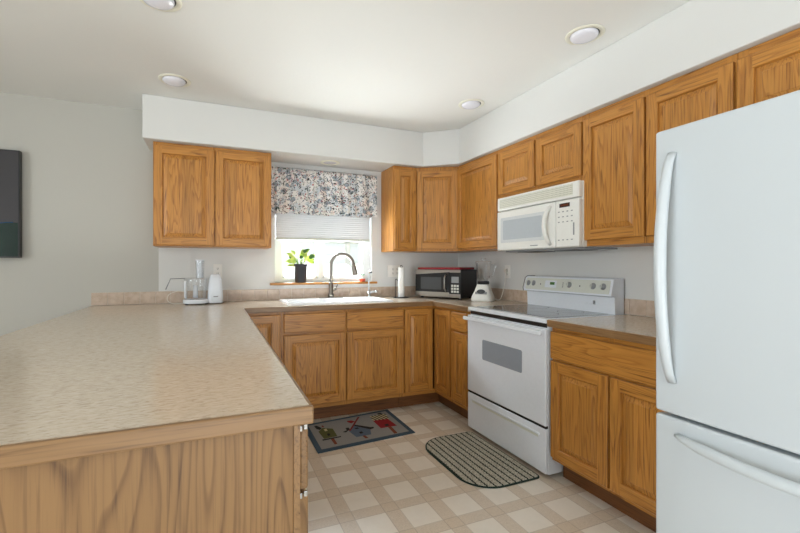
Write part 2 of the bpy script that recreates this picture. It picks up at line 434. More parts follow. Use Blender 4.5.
m = MB(); m.box(RW, RW+.1, BW-.1, D, 0, ZC, M['wall']); struct(m.build('wall_right'))
# left (dining) wall and rear wall with their openings
m = MB()
m.box(LW-.1, LW, BW-.1, -1.7, 0, ZC, M['wall']); m.box(LW-.1, LW, 1.3, D, 0, ZC, M['wall'])
m.box(LW-.1, LW, -1.7, 1.3, 0, .4, M['wall']); m.box(LW-.1, LW, -1.7, 1.3, 2.3, ZC, M['wall']); struct(m.build('wall_left'))
m = MB()
m.box(LW, -1.1, BW-.1, BW, 0, ZC, M['wall']); m.box(2.1, RW, BW-.1, BW, 0, ZC, M['wall'])
m.box(-1.1, 2.1, BW-.1, BW, 2.2, ZC, M['wall']); struct(m.build('wall_rear'))
# soffit: one L-shaped box dropping from the ceiling with a clipped inner corner
sx, sy = 2.045, 3.385
pts = [(-.475, sy), (1.79, sy), (sx, 3.17), (sx, BW), (RW, BW), (RW, D), (-.475, D)]
m = MB(); m.prism(pts, ZS, ZC, M['wall'], bev=.006); o = m.build('wall_soffit'); struct(o)

# kitchen window
wf = MB()
y0, y1 = D+.055, D+.115
for a in ((WX0, WX0+.075, WZ0, WZ1), (WX1-.075, WX1, WZ0, WZ1)): wf.box(a[0], a[1], y0, y1, a[2], a[3], M['vinylw'], .004)
wf.box(WX0+.075, WX1-.075, y0+.001, y1-.001, WZ0, WZ0+.035, M['vinylw'], .002); wf.box(WX0+.075, WX1-.075, y0+.001, y1-.001, WZ1-.05, WZ1, M['vinylw'], .004)
win = bpy.data.objects.new('window_1', None); COL.objects.link(win); struct(win)
wf.build('window_frame', win)
m = MB(); xm = .925
m.box(xm-.022, xm+.022, y0+.01, y1-.01, WZ0+.03, WZ1-.045, M['vinylw'], .004)
for x0_, x1_ in ((WX0+.07, xm-.02), (xm+.02, WX1-.07)):
    for a in ((x0_, x0_+.022, WZ0+.03, WZ1-.05), (x1_-.022, x1_, WZ0+.03, WZ1-.05), (x0_, x1_, WZ0+.03, WZ0+.055)):
        m.box(a[0], a[1], y0+.018, y1-.018, a[2], a[3], M['vinylw'], .003)
m.build('window_sash', win)
m = MB(); m.box(WX0+.06, WX1-.06, y0+.032, y0+.036, WZ0+.05, WZ1-.05, M['glass']); m.build('window_pane', win)
# dining-side window, and unseen patio door added to let in fill: frames and glass
def opening(name, axis, c, a0, a1, z0, z1, nb):
    r_ = bpy.data.objects.new(name, None); COL.objects.link(r_); struct(r_)
    f = MB(); g = MB()
    def bx(mb, a, b, za, zb, t0, t1, mat, bev=.004):
        if axis == 'x': mb.box(c+t0, c+t1, a, b, za, zb, mat, bev)
        else: mb.box(a, b, c+t0, c+t1, za, zb, mat, bev)
    bx(f, a0, a1, z0, z0+.06, .02, .08, M['vinylw']); bx(f, a0, a1, z1-.06, z1, .02, .08, M['vinylw'])
    for k in range(nb+1):
        p = a0 + (a1-a0-.06)*k/nb; bx(f, p, p+.06, z0, z1, .02, .08, M['vinylw'])
    bx(g, a0+.03, a1-.03, z0+.03, z1-.03, .047, .051, M['glass'], 0)
    f.build('window_frame', r_); g.build('window_pane', r_)
opening('window_2', 'x', LW-.1, -1.7, 1.3, .4, 2.3, 3)
opening('door_1', 'y', BW-.1, -1.1, 2.1, 0, 2.2, 2)

# oak sill
m = MB(); m.box(.455, 1.462, D-.045, D+.0, 1.046, 1.066, M['oak_h'], .004); m.box(WX0+.001, WX1-.001, D-.002, D+.055, 1.046, 1.066, M['oak_h'])
struct(m.build('trim_1'))

# outside the kitchen window
m = MB(); m.box(-8, 14, D+.2, 16, -.3, -.2, M['ground']); o = m.build('ground'); struct(o)
fn = thing('picket_fence', 'white arched-top fence outside the kitchen window', 'fence', (0, 5.6, -.2))
m = MB(); m.box(-1.5, 5.5, .02, .05, .25, .34, M['fence']); m.box(-1.5, 5.5, .02, .05, 1.08, 1.16, M['fence']); m.build('rail', fn)
m = MB(); x = -1.4
while x < 5.4:
    pp = [(x, 0), (x+.24, 0), (x+.24, 1.36)] + [(x+.12+.12*math.cos(R(a)), 1.36+.09*math.sin(R(a))) for a in (30, 60, 90, 120, 150)] + [(x, 1.36)]
    m.prism(pp, -.02, 0, M['fence'], M4=RX90); x += .27
m.build('pickets', fn)
hs = thing('neighbour_house', 'pale house with lap siding beyond the fence outside', 'house', (0, 9.5, -.2))
m = MB(); m.box(-3, 9, 0, .2, 0, 4.2, M['siding'])
for k in range(22): m.box(-3, 9, -.03, 0, .19*k, .19*k+.172, M['siding'])
m.build('siding', hs)
m = MB(); m.box(-3, 9, -.06, -.03, 1.95, 2.12, M['fence']); m.box(2.9, 3.02, -.06, -.03, 0, 2.2, M['fence']); m.build('trim_board', hs)

# backsplash tiles along both walls
def splash(name, L, loc, rz):
    m = MB(); m.box(0, L, -.006, 0, 0, .098, M['grout']); x = .0015; p = .108
    while x < L-.02:
        m.box(x, min(x+p-.003, L-.0015), -.0105, -.004, .002, .097, M['tile'], .002); x += p
    return struct(m.build(name, None, loc, rz))
splash('trim_2', RW-.864*-1-.002, (-.864, D-.001, .9145), 0)
splash('trim_3', D-.02-1.045, (RW-.001, D-.015, .9145), R(-90))

# ------------------------------------------------------------------ cabinet builder (local: x along the run, -y the front, z up)
def raised(m, x0, x1, z0, z1, s=.056, t=.020):
    """raised-panel door front between x0..x1, z0..z1; back at y=0, face at y=-t"""
    V, H, P = M['oak_v'], M['oak_h'], M['oak_p']
    def ring(i, y): return [(x0+i, y, z0+i), (x1-i, y, z0+i), (x1-i, y, z1-i), (x0+i, y, z1-i)]
    def band(a, b, mv, mh):
        for k in range(4):
            k2 = (k+1) % 4; m.quad([a[k], a[k2], b[k2], b[k]], mh if k in (0, 2) else mv)
    e = .004
    band(ring(0, 0), ring(0, -t+e), V, H); band(ring(0, -t+e), ring(e, -t), V, H)
    m.quad([(x0+e, -t, z0+e), (x0+s, -t, z0+e), (x0+s, -t, z1-e), (x0+e, -t, z1-e)], V)
    m.quad([(x1-s, -t, z0+e), (x1-e, -t, z0+e), (x1-e, -t, z1-e), (x1-s, -t, z1-e)], V)
    m.quad([(x0+s, -t, z0+e), (x1-s, -t, z0+e), (x1-s, -t, z0+s), (x0+s, -t, z0+s)], H)
    m.quad([(x0+s, -t, z1-s), (x1-s, -t, z1-s), (x1-s, -t, z1-e), (x0+s, -t, z1-e)], H)
    band(ring(s, -t), ring(s+.003, -t+.003), V, H); band(ring(s+.003, -t+.003), ring(s+.005, -t+.013), V, H)
    band(ring(s+.005, -t+.013), ring(s+.009, -t+.013), P, P)
    band(ring(s+.009, -t+.013), ring(s+.011, -t+.0105), P, P); band(ring(s+.011, -t+.0105), ring(s+.032, -t+.004), P, P); band(ring(s+.032, -t+.004), ring(s+.034, -t+.002), P, P); m.quad(ring(s+.034, -t+.002), P)
    a = ring(0, 0); m.quad([a[3], a[2], a[1], a[0]], V)
def slab(m, x0, x1, z0, z1, t=.020):
    m.box(x0, x1, -t, 0, z0, z1, M['oak_h'], .005)

def cabinet(name, label, cat, loc, rz, W, dep, z0, z1, fronts, group=None, base=True, rails=(), stiles=(), side=None, open_top=False, kick_rec=.08):
    t = thing(name, label, cat, loc, rz, group); pv = M['oak_v']
    m = MB(); w_ = .016; f = .019
    m.box(0, w_, f, dep, z0, z1, pv); m.box(W-w_, W, f, dep, z0, z1, pv); m.box(w_, W-w_, f, dep, z0, z0+w_, pv)
    m.box(w_, W-w_, dep-.008, dep, z0+w_, z1, pv)
    if not open_top: m.box(w_, W-w_, f, dep-.008, z1-w_, z1, pv)
    m.build('carcass', t)
    m = MB(); s = .038
    for a, b in [(0, s), (W-s, W)] + list(stiles): m.box(a, b, 0, f, z0, z1, M['oak_v'])
    for a, b in [(z0, z0+.038), (z1-.038, z1)] + list(rails): m.box(s, W-s, .0003, f-.0003, a, b, M['oak_h'])
    m.build('face_frame', t)
    if base:
        m = MB(); m.box(.002, W-.002, kick_rec, kick_rec+.016, 0, z0, M['kick'])
        m.box(.002, W-.002, kick_rec+.016, dep-.01, z0-.02, z0-.001, M['blackm']); m.build('toe_kick', t)
    for (x0, x1, a, b, kind) in fronts:
        m = MB()
        # each front is a mesh with its own origin so the grain differs from one to the next
        if kind == 'door': raised(m, 0, x1-x0, 0, b-a); nm = 'door'
        else: slab(m, 0, x1-x0, 0, b-a); nm = 'drawer'
        m.build(nm, t, (x0, -.003, a))
    return t

KZ, CZ = .115, .874                        # toe kick height, top of base cabinets
DB, DT, RB, RT = .150, .693, .712, .853    # door bottom/top, drawer bottom/top
yb = 3.148                                  # face-frame plane, back run
GB = 'oak base cabinets'; GU = 'oak wall cabinets'
bd = D - yb - .003
# back run
cabinet('base_cabinet', 'oak base cabinet with one full-height door in the corner left of the sink cabinet', 'cabinet', (.20, yb, 0), 0, .266, bd, KZ, CZ,
        [(.004, .255, DB, RT, 'door')], GB)
cabinet('sink_cabinet', 'oak sink base cabinet with two doors and two false drawer fronts under the sink', 'cabinet', (.468, yb, 0), 0, 1.004, bd, KZ, CZ,
        [(.016, .499, DB, DT, 'door'), (.507, .996, DB, DT, 'door'), (.016, .492, RB, RT, 'drawer'), (.507, .996, RB, RT, 'drawer')],
        GB, rails=[(.69, .715)], stiles=[(.48, .525)], open_top=True)
# corner cabinet: L-shaped with two hinged doors meeting in the inside corner
t = thing('corner_cabinet', 'L-shaped oak corner base cabinet whose two full-height doors meet at the inside corner', 'cabinet', (1.474, yb, 0), 0, GB)
xr = 1.785; m = MB()
m.box(0, .016, .019, bd, KZ, CZ, M['oak_v']); m.box(0, RW-1.474-.003, bd-.012, bd, KZ, CZ, M['oak_v'])
m.box(RW-1.474-.018, RW-1.474-.003, 2.872-yb, bd, KZ, CZ, M['oak_v']); m.box(xr-1.474+.019, RW-1.474-.018, 2.872-yb, 2.888-yb, KZ, CZ, M['oak_v'])
pl = [(0, .019), (xr-1.474+.019, .019), (xr-1.474+.019, 2.875-yb), (RW-1.474-.02, 2.875-yb), (RW-1.474-.02, bd-.01), (0, bd-.01)]
m.prism(pl, KZ, KZ+.016, M['oak_v']); m.prism(pl, CZ-.016, CZ, M['oak_v']); m.build('carcass', t)
m = MB()
m.box(0, .012, 0, .019, KZ, CZ, M['oak_v']); m.box(.012, xr-1.474, 0, .019, KZ, .15, M['oak_h']); m.box(.012, xr-1.474, 0, .019, CZ-.03, CZ, M['oak_h'])
m.box(xr-1.474, xr-1.474+.019, 2.872-yb, 2.884-yb, KZ, CZ, M['oak_v']); m.box(xr-1.474, xr-1.474+.019, 2.884-yb, .019, KZ, .15, M['oak_h']); m.box(xr-1.474, xr-1.474+.019, 2.884-yb, .019, CZ-.03, CZ, M['oak_h'])
m.build('face_frame', t)
m = MB(); m.box(0, xr-1.474+.08, .08, .096, 0, KZ, M['kick']); m.box(xr-1.474+.08, xr-1.474+.096, 2.872-yb, .096, 0, KZ, M['kick']); m.build('toe_kick', t)
m = MB(); raised(m, 0, .268, 0, RT-DB, s=.05); m.build('door', t, (.009, -.0005, DB))
m = MB(); raised(m, 0, .252, 0, RT-DB, s=.05); m.build('door', t, (xr-1.474-.0005, -.012, DB), R(-90))
# right run
cabinet('base_cabinet', 'narrow oak base cabinet with one drawer over a door, left of the range', 'cabinet', (1.785, 2.870, 0), R(-90), .262, RW-1.785-.003, KZ, CZ,
        [(.012, .228, DB, DT, 'door'), (.012, .228, RB, RT, 'drawer')], GB, rails=[(.69, .715)])
cabinet('base_cabinet', 'wide oak base cabinet with one wide drawer over two doors between range and refrigerator', 'cabinet', (1.785, 1.806, 0), R(-90), .756, RW-1.785-.003, KZ, CZ,
        [(.006, .372, DB-.012, .682, 'door'), (.384, .750, DB-.012, .682, 'door'), (.006, .750, .695, .848, 'drawer')], GB, rails=[(.68, .70)], stiles=[(.36, .396)])
# peninsula cabinets (fronts face +x), in browner oak with their shade put into the colour
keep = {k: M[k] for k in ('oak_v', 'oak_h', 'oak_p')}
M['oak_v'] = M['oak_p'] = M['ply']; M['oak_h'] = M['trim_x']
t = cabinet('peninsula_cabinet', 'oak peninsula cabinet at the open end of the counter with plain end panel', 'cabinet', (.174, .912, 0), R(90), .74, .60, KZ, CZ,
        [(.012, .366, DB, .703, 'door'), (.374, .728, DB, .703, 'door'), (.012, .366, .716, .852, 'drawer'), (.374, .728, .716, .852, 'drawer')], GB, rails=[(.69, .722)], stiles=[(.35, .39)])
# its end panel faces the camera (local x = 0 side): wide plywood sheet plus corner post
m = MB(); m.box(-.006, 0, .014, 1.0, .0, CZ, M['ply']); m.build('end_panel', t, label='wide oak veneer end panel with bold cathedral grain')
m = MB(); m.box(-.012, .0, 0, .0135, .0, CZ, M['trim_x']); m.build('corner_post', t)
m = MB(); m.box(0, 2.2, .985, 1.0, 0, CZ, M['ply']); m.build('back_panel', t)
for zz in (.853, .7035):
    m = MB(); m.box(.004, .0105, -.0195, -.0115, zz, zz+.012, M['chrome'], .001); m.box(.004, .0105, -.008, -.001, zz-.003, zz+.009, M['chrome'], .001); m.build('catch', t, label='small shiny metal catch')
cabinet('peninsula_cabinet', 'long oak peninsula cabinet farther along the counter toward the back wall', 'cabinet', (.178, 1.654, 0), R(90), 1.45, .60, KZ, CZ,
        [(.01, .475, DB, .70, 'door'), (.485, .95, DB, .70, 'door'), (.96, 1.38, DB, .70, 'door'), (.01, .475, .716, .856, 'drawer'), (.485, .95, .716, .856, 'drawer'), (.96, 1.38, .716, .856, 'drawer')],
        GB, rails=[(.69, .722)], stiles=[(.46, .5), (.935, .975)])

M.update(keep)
# ------------------------------------------------------------------ counters
CT = .914; TH = .038
SKX0, SKX1, SKY0, SKY1 = .56, 1.375, 3.215, 3.625       # cut-out for the sink
def counter(name, label, cells_x, cells_y, inside, trims):
    t = thing(name, label, 'countertop', (0, 0, 0))
    bm = bmesh.new(); vd = {}
    def v(x, y):
        k = (round(x, 4), round(y, 4))
        if k not in vd: vd[k] = bm.verts.new((x, y, CT))
        return vd[k]
    for i in range(len(cells_x)-1):
        for j in range(len(cells_y)-1):
            xa, xb, ya, yb_ = cells_x[i], cells_x[i+1], cells_y[j], cells_y[j+1]
            if inside((xa+xb)/2, (ya+yb_)/2): bm.faces.new([v(xa, ya), v(xb, ya), v(xb, yb_), v(xa, yb_)])
    r_ = bmesh.ops.extrude_face_region(bm, geom=list(bm.faces))
    bmesh.ops.translate(bm, verts=[g for g in r_['geom'] if isinstance(g, bmesh.types.BMVert)], vec=(0, 0, -TH))
    bmesh.ops.recalc_face_normals(bm, faces=bm.faces)
    mb = MB(); mb.add(bm, M['counter']); mb.build('laminate_top', t)
    for (x0, x1, y0, y1, ax) in trims:
        mb = MB(); mb.box(x0, x1, y0, y1, CT-TH-.002, CT-.0012, M['trim_x' if ax == 'x' else 'trim_y'], .004); mb.build('edge_trim', t)
    return t
e = .011
counter('countertop', 'beige laminate U-shaped countertop with oak edge covering peninsula and sink run',
        [-.853, .198-e+.006, SKX0, SKX1, 1.755, RW-.001], [.901, 2.603, 3.127, SKY0, SKY1, D-.0015],
        lambda x, y: (x < .19 or y > 3.127 or (x > 1.755 and y > 2.603)) and not (SKX0 < x < SKX1 and SKY0 < y < SKY1),
        [(-.864, .202, .888, .901, 'x'), (.191, .202, .901, 3.127, 'y'), (.204, 1.755, 3.117, 3.127, 'x'), (1.745, 1.755, 2.603, 3.117, 'y'), (-.864, -.853, .901, D-.0015, 'y')])
counter('countertop', 'short beige laminate countertop with oak edge between range and refrigerator',
        [1.755, RW-.001], [1.048, 1.806], lambda x, y: True, [(1.743, 1.755, 1.048, 1.806, 'y')])

# ------------------------------------------------------------------ sink
t = thing('kitchen_sink', 'white double-bowl drop-in sink set in the countertop below the window', 'sink', (.9675, 3.44, CT))
hx, hy = (.545-.9675), 3.195-3.44
X0, X1, Y0, Y1 = -.432, .432, -.235, .262
def sink_mesh():
    m = MB(); P = M['porc']
    rim_o, rim_i = .0, .022
    bowls = [(-.405, -.025, -.205, .150), (.020, .400, -.205, .150)]
    # deck with two holes
    xs = sorted({X0, X1, *[b[0] for b in bowls], *[b[1] for b in bowls]}); ys = [Y0, -.205, .150, Y1]
    def hole(x, y): return any(b[0] < x < b[1] and b[2] < y < b[3] for b in bowls)
    for i in range(len(xs)-1):
        for j in range(3):
            if not hole((xs[i]+xs[i+1])/2, (ys[j]+ys[j+1])/2):
                m.quad([(xs[i], ys[j], .012), (xs[i+1], ys[j], .012), (xs[i+1], ys[j+1], .012), (xs[i], ys[j+1], .012)], P)
    o_ = [(X0, Y0), (X1, Y0), (X1, Y1), (X0, Y1)]; g = .008
    q_ = [(X0-g, Y0-g), (X1+g, Y0-g), (X1+g, Y1+g), (X0-g, Y1+g)]
    for k in range(4):
        a, b, c, d = o_[k], o_[(k+1) % 4], q_[(k+1) % 4], q_[k]
        m.quad([(*a, .012), (*b, .012), (*c, .0005), (*d, .0005)], P)
    for b in bowls:
        dz = -.17; i = .03
        top = [(b[0], b[2]), (b[1], b[2]), (b[1], b[3]), (b[0], b[3])]; bot = [(b[0]+i, b[2]+i), (b[1]-i, b[2]+i), (b[1]-i, b[3]-i), (b[0]+i, b[3]-i)]
        for k in range(4): m.quad([(*top[k], .012), (*top[(k+1) % 4], .012), (*bot[(k+1) % 4], dz), (*bot[k], dz)], P)
        m.quad([(*p, dz) for p in bot], P)
    return m
sink_mesh().build('basin', t)
for cx_ in (-.215, .21):
    m = MB(); m.lathe([(0, .004), (.03, .004), (.042, .006), (.044, 0), (0, 0)], M['chrome'], (cx_, -.03, -.169)); m.build('drain', t)

# main faucet
t = thing('kitchen_faucet', 'tall brushed nickel gooseneck faucet with pull-down head behind the sink', 'faucet', (.985, 3.645, CT+.0125))
m = MB(); m.prism(rrect(-.11, .11, -.026, .026, .025), 0, .005, M['nickel']); m.build('deck_plate', t)
m = MB(); m.lathe([(0, .005), (.027, .005), (.027, .03), (.021, .045), (.021, .13), (.016, .145), (0, .145)], M['nickel'], n=24); m.build('body', t)
ca = (.098, 0, .300)
path = [(.0, 0, .13), (.0, 0, .2), (0, 0, .28)] + [(.098-.098*math.cos(R(a)), 0, .300+.098*math.sin(R(a))) for a in range(10, 171, 10)]
sp = [(x*math.cos(R(0)), y - x*.25, z) for x, y, z in path]
m = MB(); m.tube(sp, .0155, M['nickel'], 14); m.build('spout', t)
e_ = Vector(sp[-1]); d_ = (Vector(sp[-1]) - Vector(sp[-2])).normalized()
dd = Vector((.20, -.06, -1)).normalized()
m = MB(); m.tube([e_, e_+dd*.02, e_+dd*.035, e_+dd*.10, e_+dd*.115], [.016, .018, .021, .025, .021], M['nickel'], 16)
m.box(-.004, .004, -.022, -.016, -.02, .02, M['black'], .001, M4=Matrix.Translation(e_+dd*.07)); m.build('spray_head', t)
m = MB(); m.tube([(.018, 0, .075), (.04, -.004, .078), (.048, -.004, .078)], [.013, .013, .010], M['nickel'], 12)
m.tube([(.040, -.004, .08), (.052, -.01, .105), (.06, -.014, .13)], [.006, .005, .004], M['nickel'], 10); m.build('handle', t)

t = thing('filter_tap', 'slim chrome water filter tap with black tip right of the main faucet', 'faucet', (1.352, 3.645, CT+.0125))
m = MB(); m.lathe([(0, 0), (.024, 0), (.024, .006), (.014, .012), (.012, .05), (0, .05)], M['chrome'], n=20); m.build('base', t)
m = MB(); m.tube([(0, 0, .04), (0, 0, .22)]+[(.0+.0, -.02+.02*math.cos(R(a)), .22+.02*math.sin(R(a))) for a in (30, 60, 90)]+[(0, -.05, .236)], .0065, M['chrome'], 10); m.build('spout', t)
m = MB(); m.tube([(0, -.045, .238), (0, -.06, .228)], .009, M['black'], 10); m.build('tip', t)
m = MB(); m.tube([(.0, 0, .035), (.03, -.02, .045), (.055, -.035, .05)], [.009, .009, .007], M['chrome'], 10)
m.lathe([(0, -.014), (.012, -.008), (.014, 0), (.012, .008), (0, .014)], M['chrome'], (.058, -.037, .05), 14); m.build('handle', t)

# ------------------------------------------------------------------ upper cabinets
ZU0, ZU1 = 1.352, ZS-.002
ud = .305
yu = 3.450
UB, UT = 1.372, 2.108
cabinet('wall_cabinet', 'two-door oak wall cabinet left of the kitchen window', 'cabinet', (-.414, yu, 0), 0, .846, D-yu-.003, ZU0+.012, ZU1,
        [(.004, .417, UB, UT, 'door'), (.425, .842, UB, UT, 'door')], GU, base=False, stiles=[(.40, .442)])
cabinet('wall_cabinet', 'narrow single-door oak wall cabinet just right of the kitchen window', 'cabinet', (1.518, yu, 0), 0, .232, D-yu-.003, ZU0, ZU1,
        [(.006, .224, UB, UT-.006, 'door')], GU, base=False)
# diagonal corner unit
t = thing('corner_wall_cabinet', 'oak corner wall cabinet with a single diagonal door above the black microwave', 'cabinet', (1.752, yu, 0), 0, GU)
ax, ay = 1.752, yu; bx_, by_ = 2.086, 3.255
m = MB(); m.prism([(0, 0), (bx_-ax, by_-ay), (RW-.004-ax, by_-ay), (RW-.004-ax, D-.004-ay), (0, D-.004-ay)], ZU0, ZU1, M['oak_v']); m.build('carcass', t)
Ld = math.hypot(bx_-ax, by_-ay); ang = math.atan2(by_-ay, bx_-ax)
m = MB(); raised(m, 0, Ld-.012, 0, UT-UB-.01); m.build('door', t, (.006*math.cos(ang)+.0006*math.sin(ang), .006*math.sin(ang)-.0006*math.cos(ang), UB), ang)
xu = 2.087
def up(label, y_hi, y_lo, z0, fr, st=(), name='wall_cabinet'):
    return cabinet(name, label, 'cabinet', (xu, y_hi, 0), R(-90), y_hi-y_lo, RW-xu-.003, z0, ZU1, fr, GU, base=False, stiles=st)
up('single-door oak wall cabinet between the diagonal corner cabinet and the range microwave', 3.253, 2.664, ZU0, [(.008, .577, UB+.002, UT-.006, 'door')])
up('short two-door oak wall cabinet directly above the white range microwave', 2.662, 1.856, 1.737, [(.008, .400, 1.772, UT-.010, 'door'), (.418, .800, 1.770, UT-.012, 'door')], [(.392, .43)])
up('tall two-door oak wall cabinet right of the range microwave, beside the refrigerator', 1.854, 1.062, ZU0-.016, [(.006, .388, UB, UT-.010, 'door'), (.400, .786, UB, UT-.010, 'door')], [(.376, .412)])
up('short oak wall cabinet above the refrigerator', 1.060, .262, 1.80, [(.006, .390, 1.815, UT-.010, 'door'), (.402, .790, 1.815, UT-.010, 'door')], [(.378, .415)])

# ------------------------------------------------------------------ over-the-range microwave
t = thing('range_microwave', 'white over-the-range microwave with curved handle, mounted above the range', 'microwave', (2.055, 2.604, 1.322), R(-90))
W_ = .768; A = M['applw']
m = MB(); m.box(0, W_, .0, RW-2.055-.004, .012, .412, A, .004); m.box(.02, W_-.02, .03, .32, 0, .012, M['grey'], .002)
m.box(.12, .30, .06, .25, -.003, .002, M['dgrey']); m.box(.48, .66, .06, .25, -.003, .002, M['dgrey']); m.build('body', t)
m = MB(); m.box(0, W_, -.034, -.001, .312, .412, A, .008, 3); m.box(.03, W_-.045, -.0365, -.030, .330, .398, M['grille'], .001); m.build('vent_grille', t)
m = MB(); m.box(.0, .582, -.036, -.001, .012, .306, A, .008, 3)
m.prism(rrect(.045, .50, .068, .256, .012), .0345, .0375, M['mwglass'], M4=RX90)
m.prism(rrect(.072, .47, .090, .234, .010), .0374, .0378, M['mwin'], M4=RX90)
m.box(.36, .43, -.0372, -.035, .032, .038, M['grey']); md = m.build('door', t)
m = MB(); hp = []
for k in range(13):
    u = k/12; hp.append((.545-.018*math.sin(math.pi*u), -.036-.040*math.sin(math.pi*u)**.6, .035+.245*u))
m.tube(hp, [.010+.004*math.sin(math.pi*k/12) for k in range(13)], A, 12, rz=[.013]*13); m.build('handle', md)
m = MB(); m.box(.586, W_, -.034, -.001, .012, .306, A, .008, 3)
m.box(.618, .700, -.0355, -.032, .262, .287, M['black'], .001); m.box(.628, .690, -.0362, -.034, .268, .281, M['amber'])
for zz in (.232, .200, .168, .055):
    for k in range(4): m.box(.607+.034*k, .607+.034*k+.013, -.0348, -.0335, zz, zz+.006, M['grey'])
m.box(.725, .735, -.0348, -.0335, .085, .16, M['grey'])
m.build('control_panel', t)

# ------------------------------------------------------------------ range
t = thing('electric_range', 'white freestanding electric range with glass cooktop and oven window', 'stove', (1.768, 2.597, 0), R(-90))
W_ = .782; A = M['appl']; dep = RW-1.768-.02
m = MB(); m.box(.004, W_-.004, .0, dep, .02, .89, A, .003)
for x_ in (.04, W_-.07):
    for y_ in (.05, dep-.08): m.lathe([(0, 0), (.018, 0), (.018, .02), (0, .02)], M['dgrey'], (x_, y_, 0), 12)
m.build('body', t)
m = MB(); m.box(.001, W_-.001, -.020, dep, .888, .914, A, .006, 3); m.build('cooktop_frame', t)
m = MB(); m.box(.035, W_-.035, .035, dep-.10, .9135, .9165, M['cooktop'], .001)
for cx_, cy_, r_ in ((.22, .15, .09), (.56, .15, .105), (.22, .40, .105), (.56, .40, .08)):
    m.lathe([(r_-.003, .9166), (r_, .9169), (r_+.003, .9166)], M['dgrey'], (cx_, cy_, 0), 40)
m.build('glass_cooktop', t)
m = MB(); m.box(.012, W_-.012, -.004, .006, .862, .888, M['black'], .001); m.build('vent_gap', t)
m = MB(); m.box(.002, W_-.002, -.024, -.001, .300, .856, A, .006, 3)
m.prism(rrect(.185, .588, .560, .700, .012), .0235, .0250, M['ovglass'], M4=RX90); od = m.build('oven_door', t)
m = MB(); m.box(.0, W_, -.066, -.050, .822, .848, A, .006, 3)
for x_ in (.03, W_-.06): m.box(x_, x_+.03, -.052, -.022, .826, .846, A, .003)
m.build('handle', od)
m = MB(); m.box(.002, W_-.002, -.022, -.001, .028, .284, A, .005, 3); m.box(.06, W_-.06, -.0235, -.020, .232, .2325, M['grey'])
m.box(.05, W_-.05, -.027, -.021, .238, .250, A, .002); m.box(.06, W_-.06, -.0232, -.0215, .222, .238, M['cream']); m.build('storage_drawer', t)
m = MB(); m.box(.006, W_-.006, -.018, .0, .285, .299, M['blackm']); m.build('door_gap', t)
# backguard: slanted control panel over a lower white riser
m = MB(); yb0 = dep-.085
prof = [(yb0+.006, .914), (yb0+.000, 1.02), (yb0-.030, 1.028), (yb0-.006, 1.132), (yb0+.010, 1.140), (dep, 1.140), (dep, .914)]
for (xa, xb) in ((.004, W_-.004),):
    m.prism([(y, z) for y, z in prof], xa, xb, A, M4=Matrix(((0, 0, 1, 0), (1, 0, 0, 0), (0, 1, 0, 0), (0, 0, 0, 1))), bev=.003)
m.build('backguard', t)
def bgM(x, f):  # frame on the slanted face: f = 0..1 up the slope
    y = yb0-.030+.024*f; z = 1.028+.104*f
    return Matrix.Translation((x, y-.001, z)) @ Matrix.Rotation(math.atan2(.024, .104), 4, 'X').inverted() @ RX90
m = MB(); m.prism(rrect(.02, W_-.02, -.044, .044, .008), 0, .002, M['cream'], M4=bgM(0, .52))
m.prism(rrect(.22, .33, -.024, .028, .006), .002, .003, A, M4=bgM(0, .52))
m.prism(rrect(.268, .312, -.006, .014, .002), .003, .0035, M['green_lcd'], M4=bgM(0, .55))
for zz in (-.014, 0, .014): m.prism(rrect(.385, .393, zz-.003, zz+.003, .001), .002, .003, M['dgrey'], M4=bgM(0, .52))
for xx in (.175, .535): m.prism(rrect(xx-.004, xx+.004, -.006, .004, .001), .002, .003, M['dgrey'], M4=bgM(0, .52))
m.build('control_panel', t)
m = MB(); m.tube([(.004, yb0-.034, 1.024), (.001, yb0-.036, 1.05), (.001, yb0-.012, 1.128), (.012, yb0+.004, 1.142), (.09, yb0+.004, 1.143)], .0025, M['dgrey'], 6); m.build('corner_molding', t)
for xk in (.045, .100, .445, .640, .715):
    m = MB(); m.lathe([(0, .016), (.013, .016), (.015, .012), (.0165, .002), (.021, .0015), (.021, 0)], M['grey'], n=24, M4=bgM(xk, .55) @ Matrix.Translation((0, 0, .002)))
    m.box(-.0025, .0025, -.015, .015, .016, .023, M['cream'], .001, M4=bgM(xk, .55) @ Matrix.Translation((0, 0, .002))); m.build('knob', t)
m = MB(); m.box(.56, .64, yb0-.006, yb0+.006, .965, .972, A, .001); m.box(.63, .637, yb0-.012, yb0+.004, .968, .992, M['grey'], .001); m.build('oven_light_switch', t)

# ------------------------------------------------------------------ refrigerator
t = thing('refrigerator', 'large white bottom-freezer refrigerator at the right edge', 'refrigerator', (1.524, 1.038, 0), R(-90))
W_ = .765; A = M['appl2']
m = MB(); m.box(.008, W_-.008, .075, RW-1.53-.04, .03, 1.70, A, .006)
m.box(.02, W_-.02, .09, .12, 0, .03, M['dgrey'])
for x_ in (.06, W_-.1):
    m.box(x_, x_+.04, .5, .54, 0, .03, M['dgrey'])
m.build('body', t)
m = MB(); m.box(.015, W_-.015, .066, .0745, .06, 1.69, M['grey']); m.build('door_gasket', t)
m = MB(); m.box(0, W_, 0, .066, .684, 1.716, A, .010, 4); fd = m.build('refrigerator_door', t)
m = MB(); m.box(0, W_, 0, .066, .05, .672, A, .010, 4); fz = m.build('freezer_drawer', t)
m = MB(); hp = []; rr = []; r2 = []
n = 24
for k in range(n+1):
    u = k/n; b = math.sin(math.pi*u); hp.append((.064-.006*b, -.003-.056*b**.6, .800+.823*u)); rr.append(.016+.004*b); r2.append(.008+.010*min(1, 6*min(u, 1-u)))
m.tube(hp, rr, A, 14, rz=r2); m.build('handle', fd)
m = MB(); hp = []
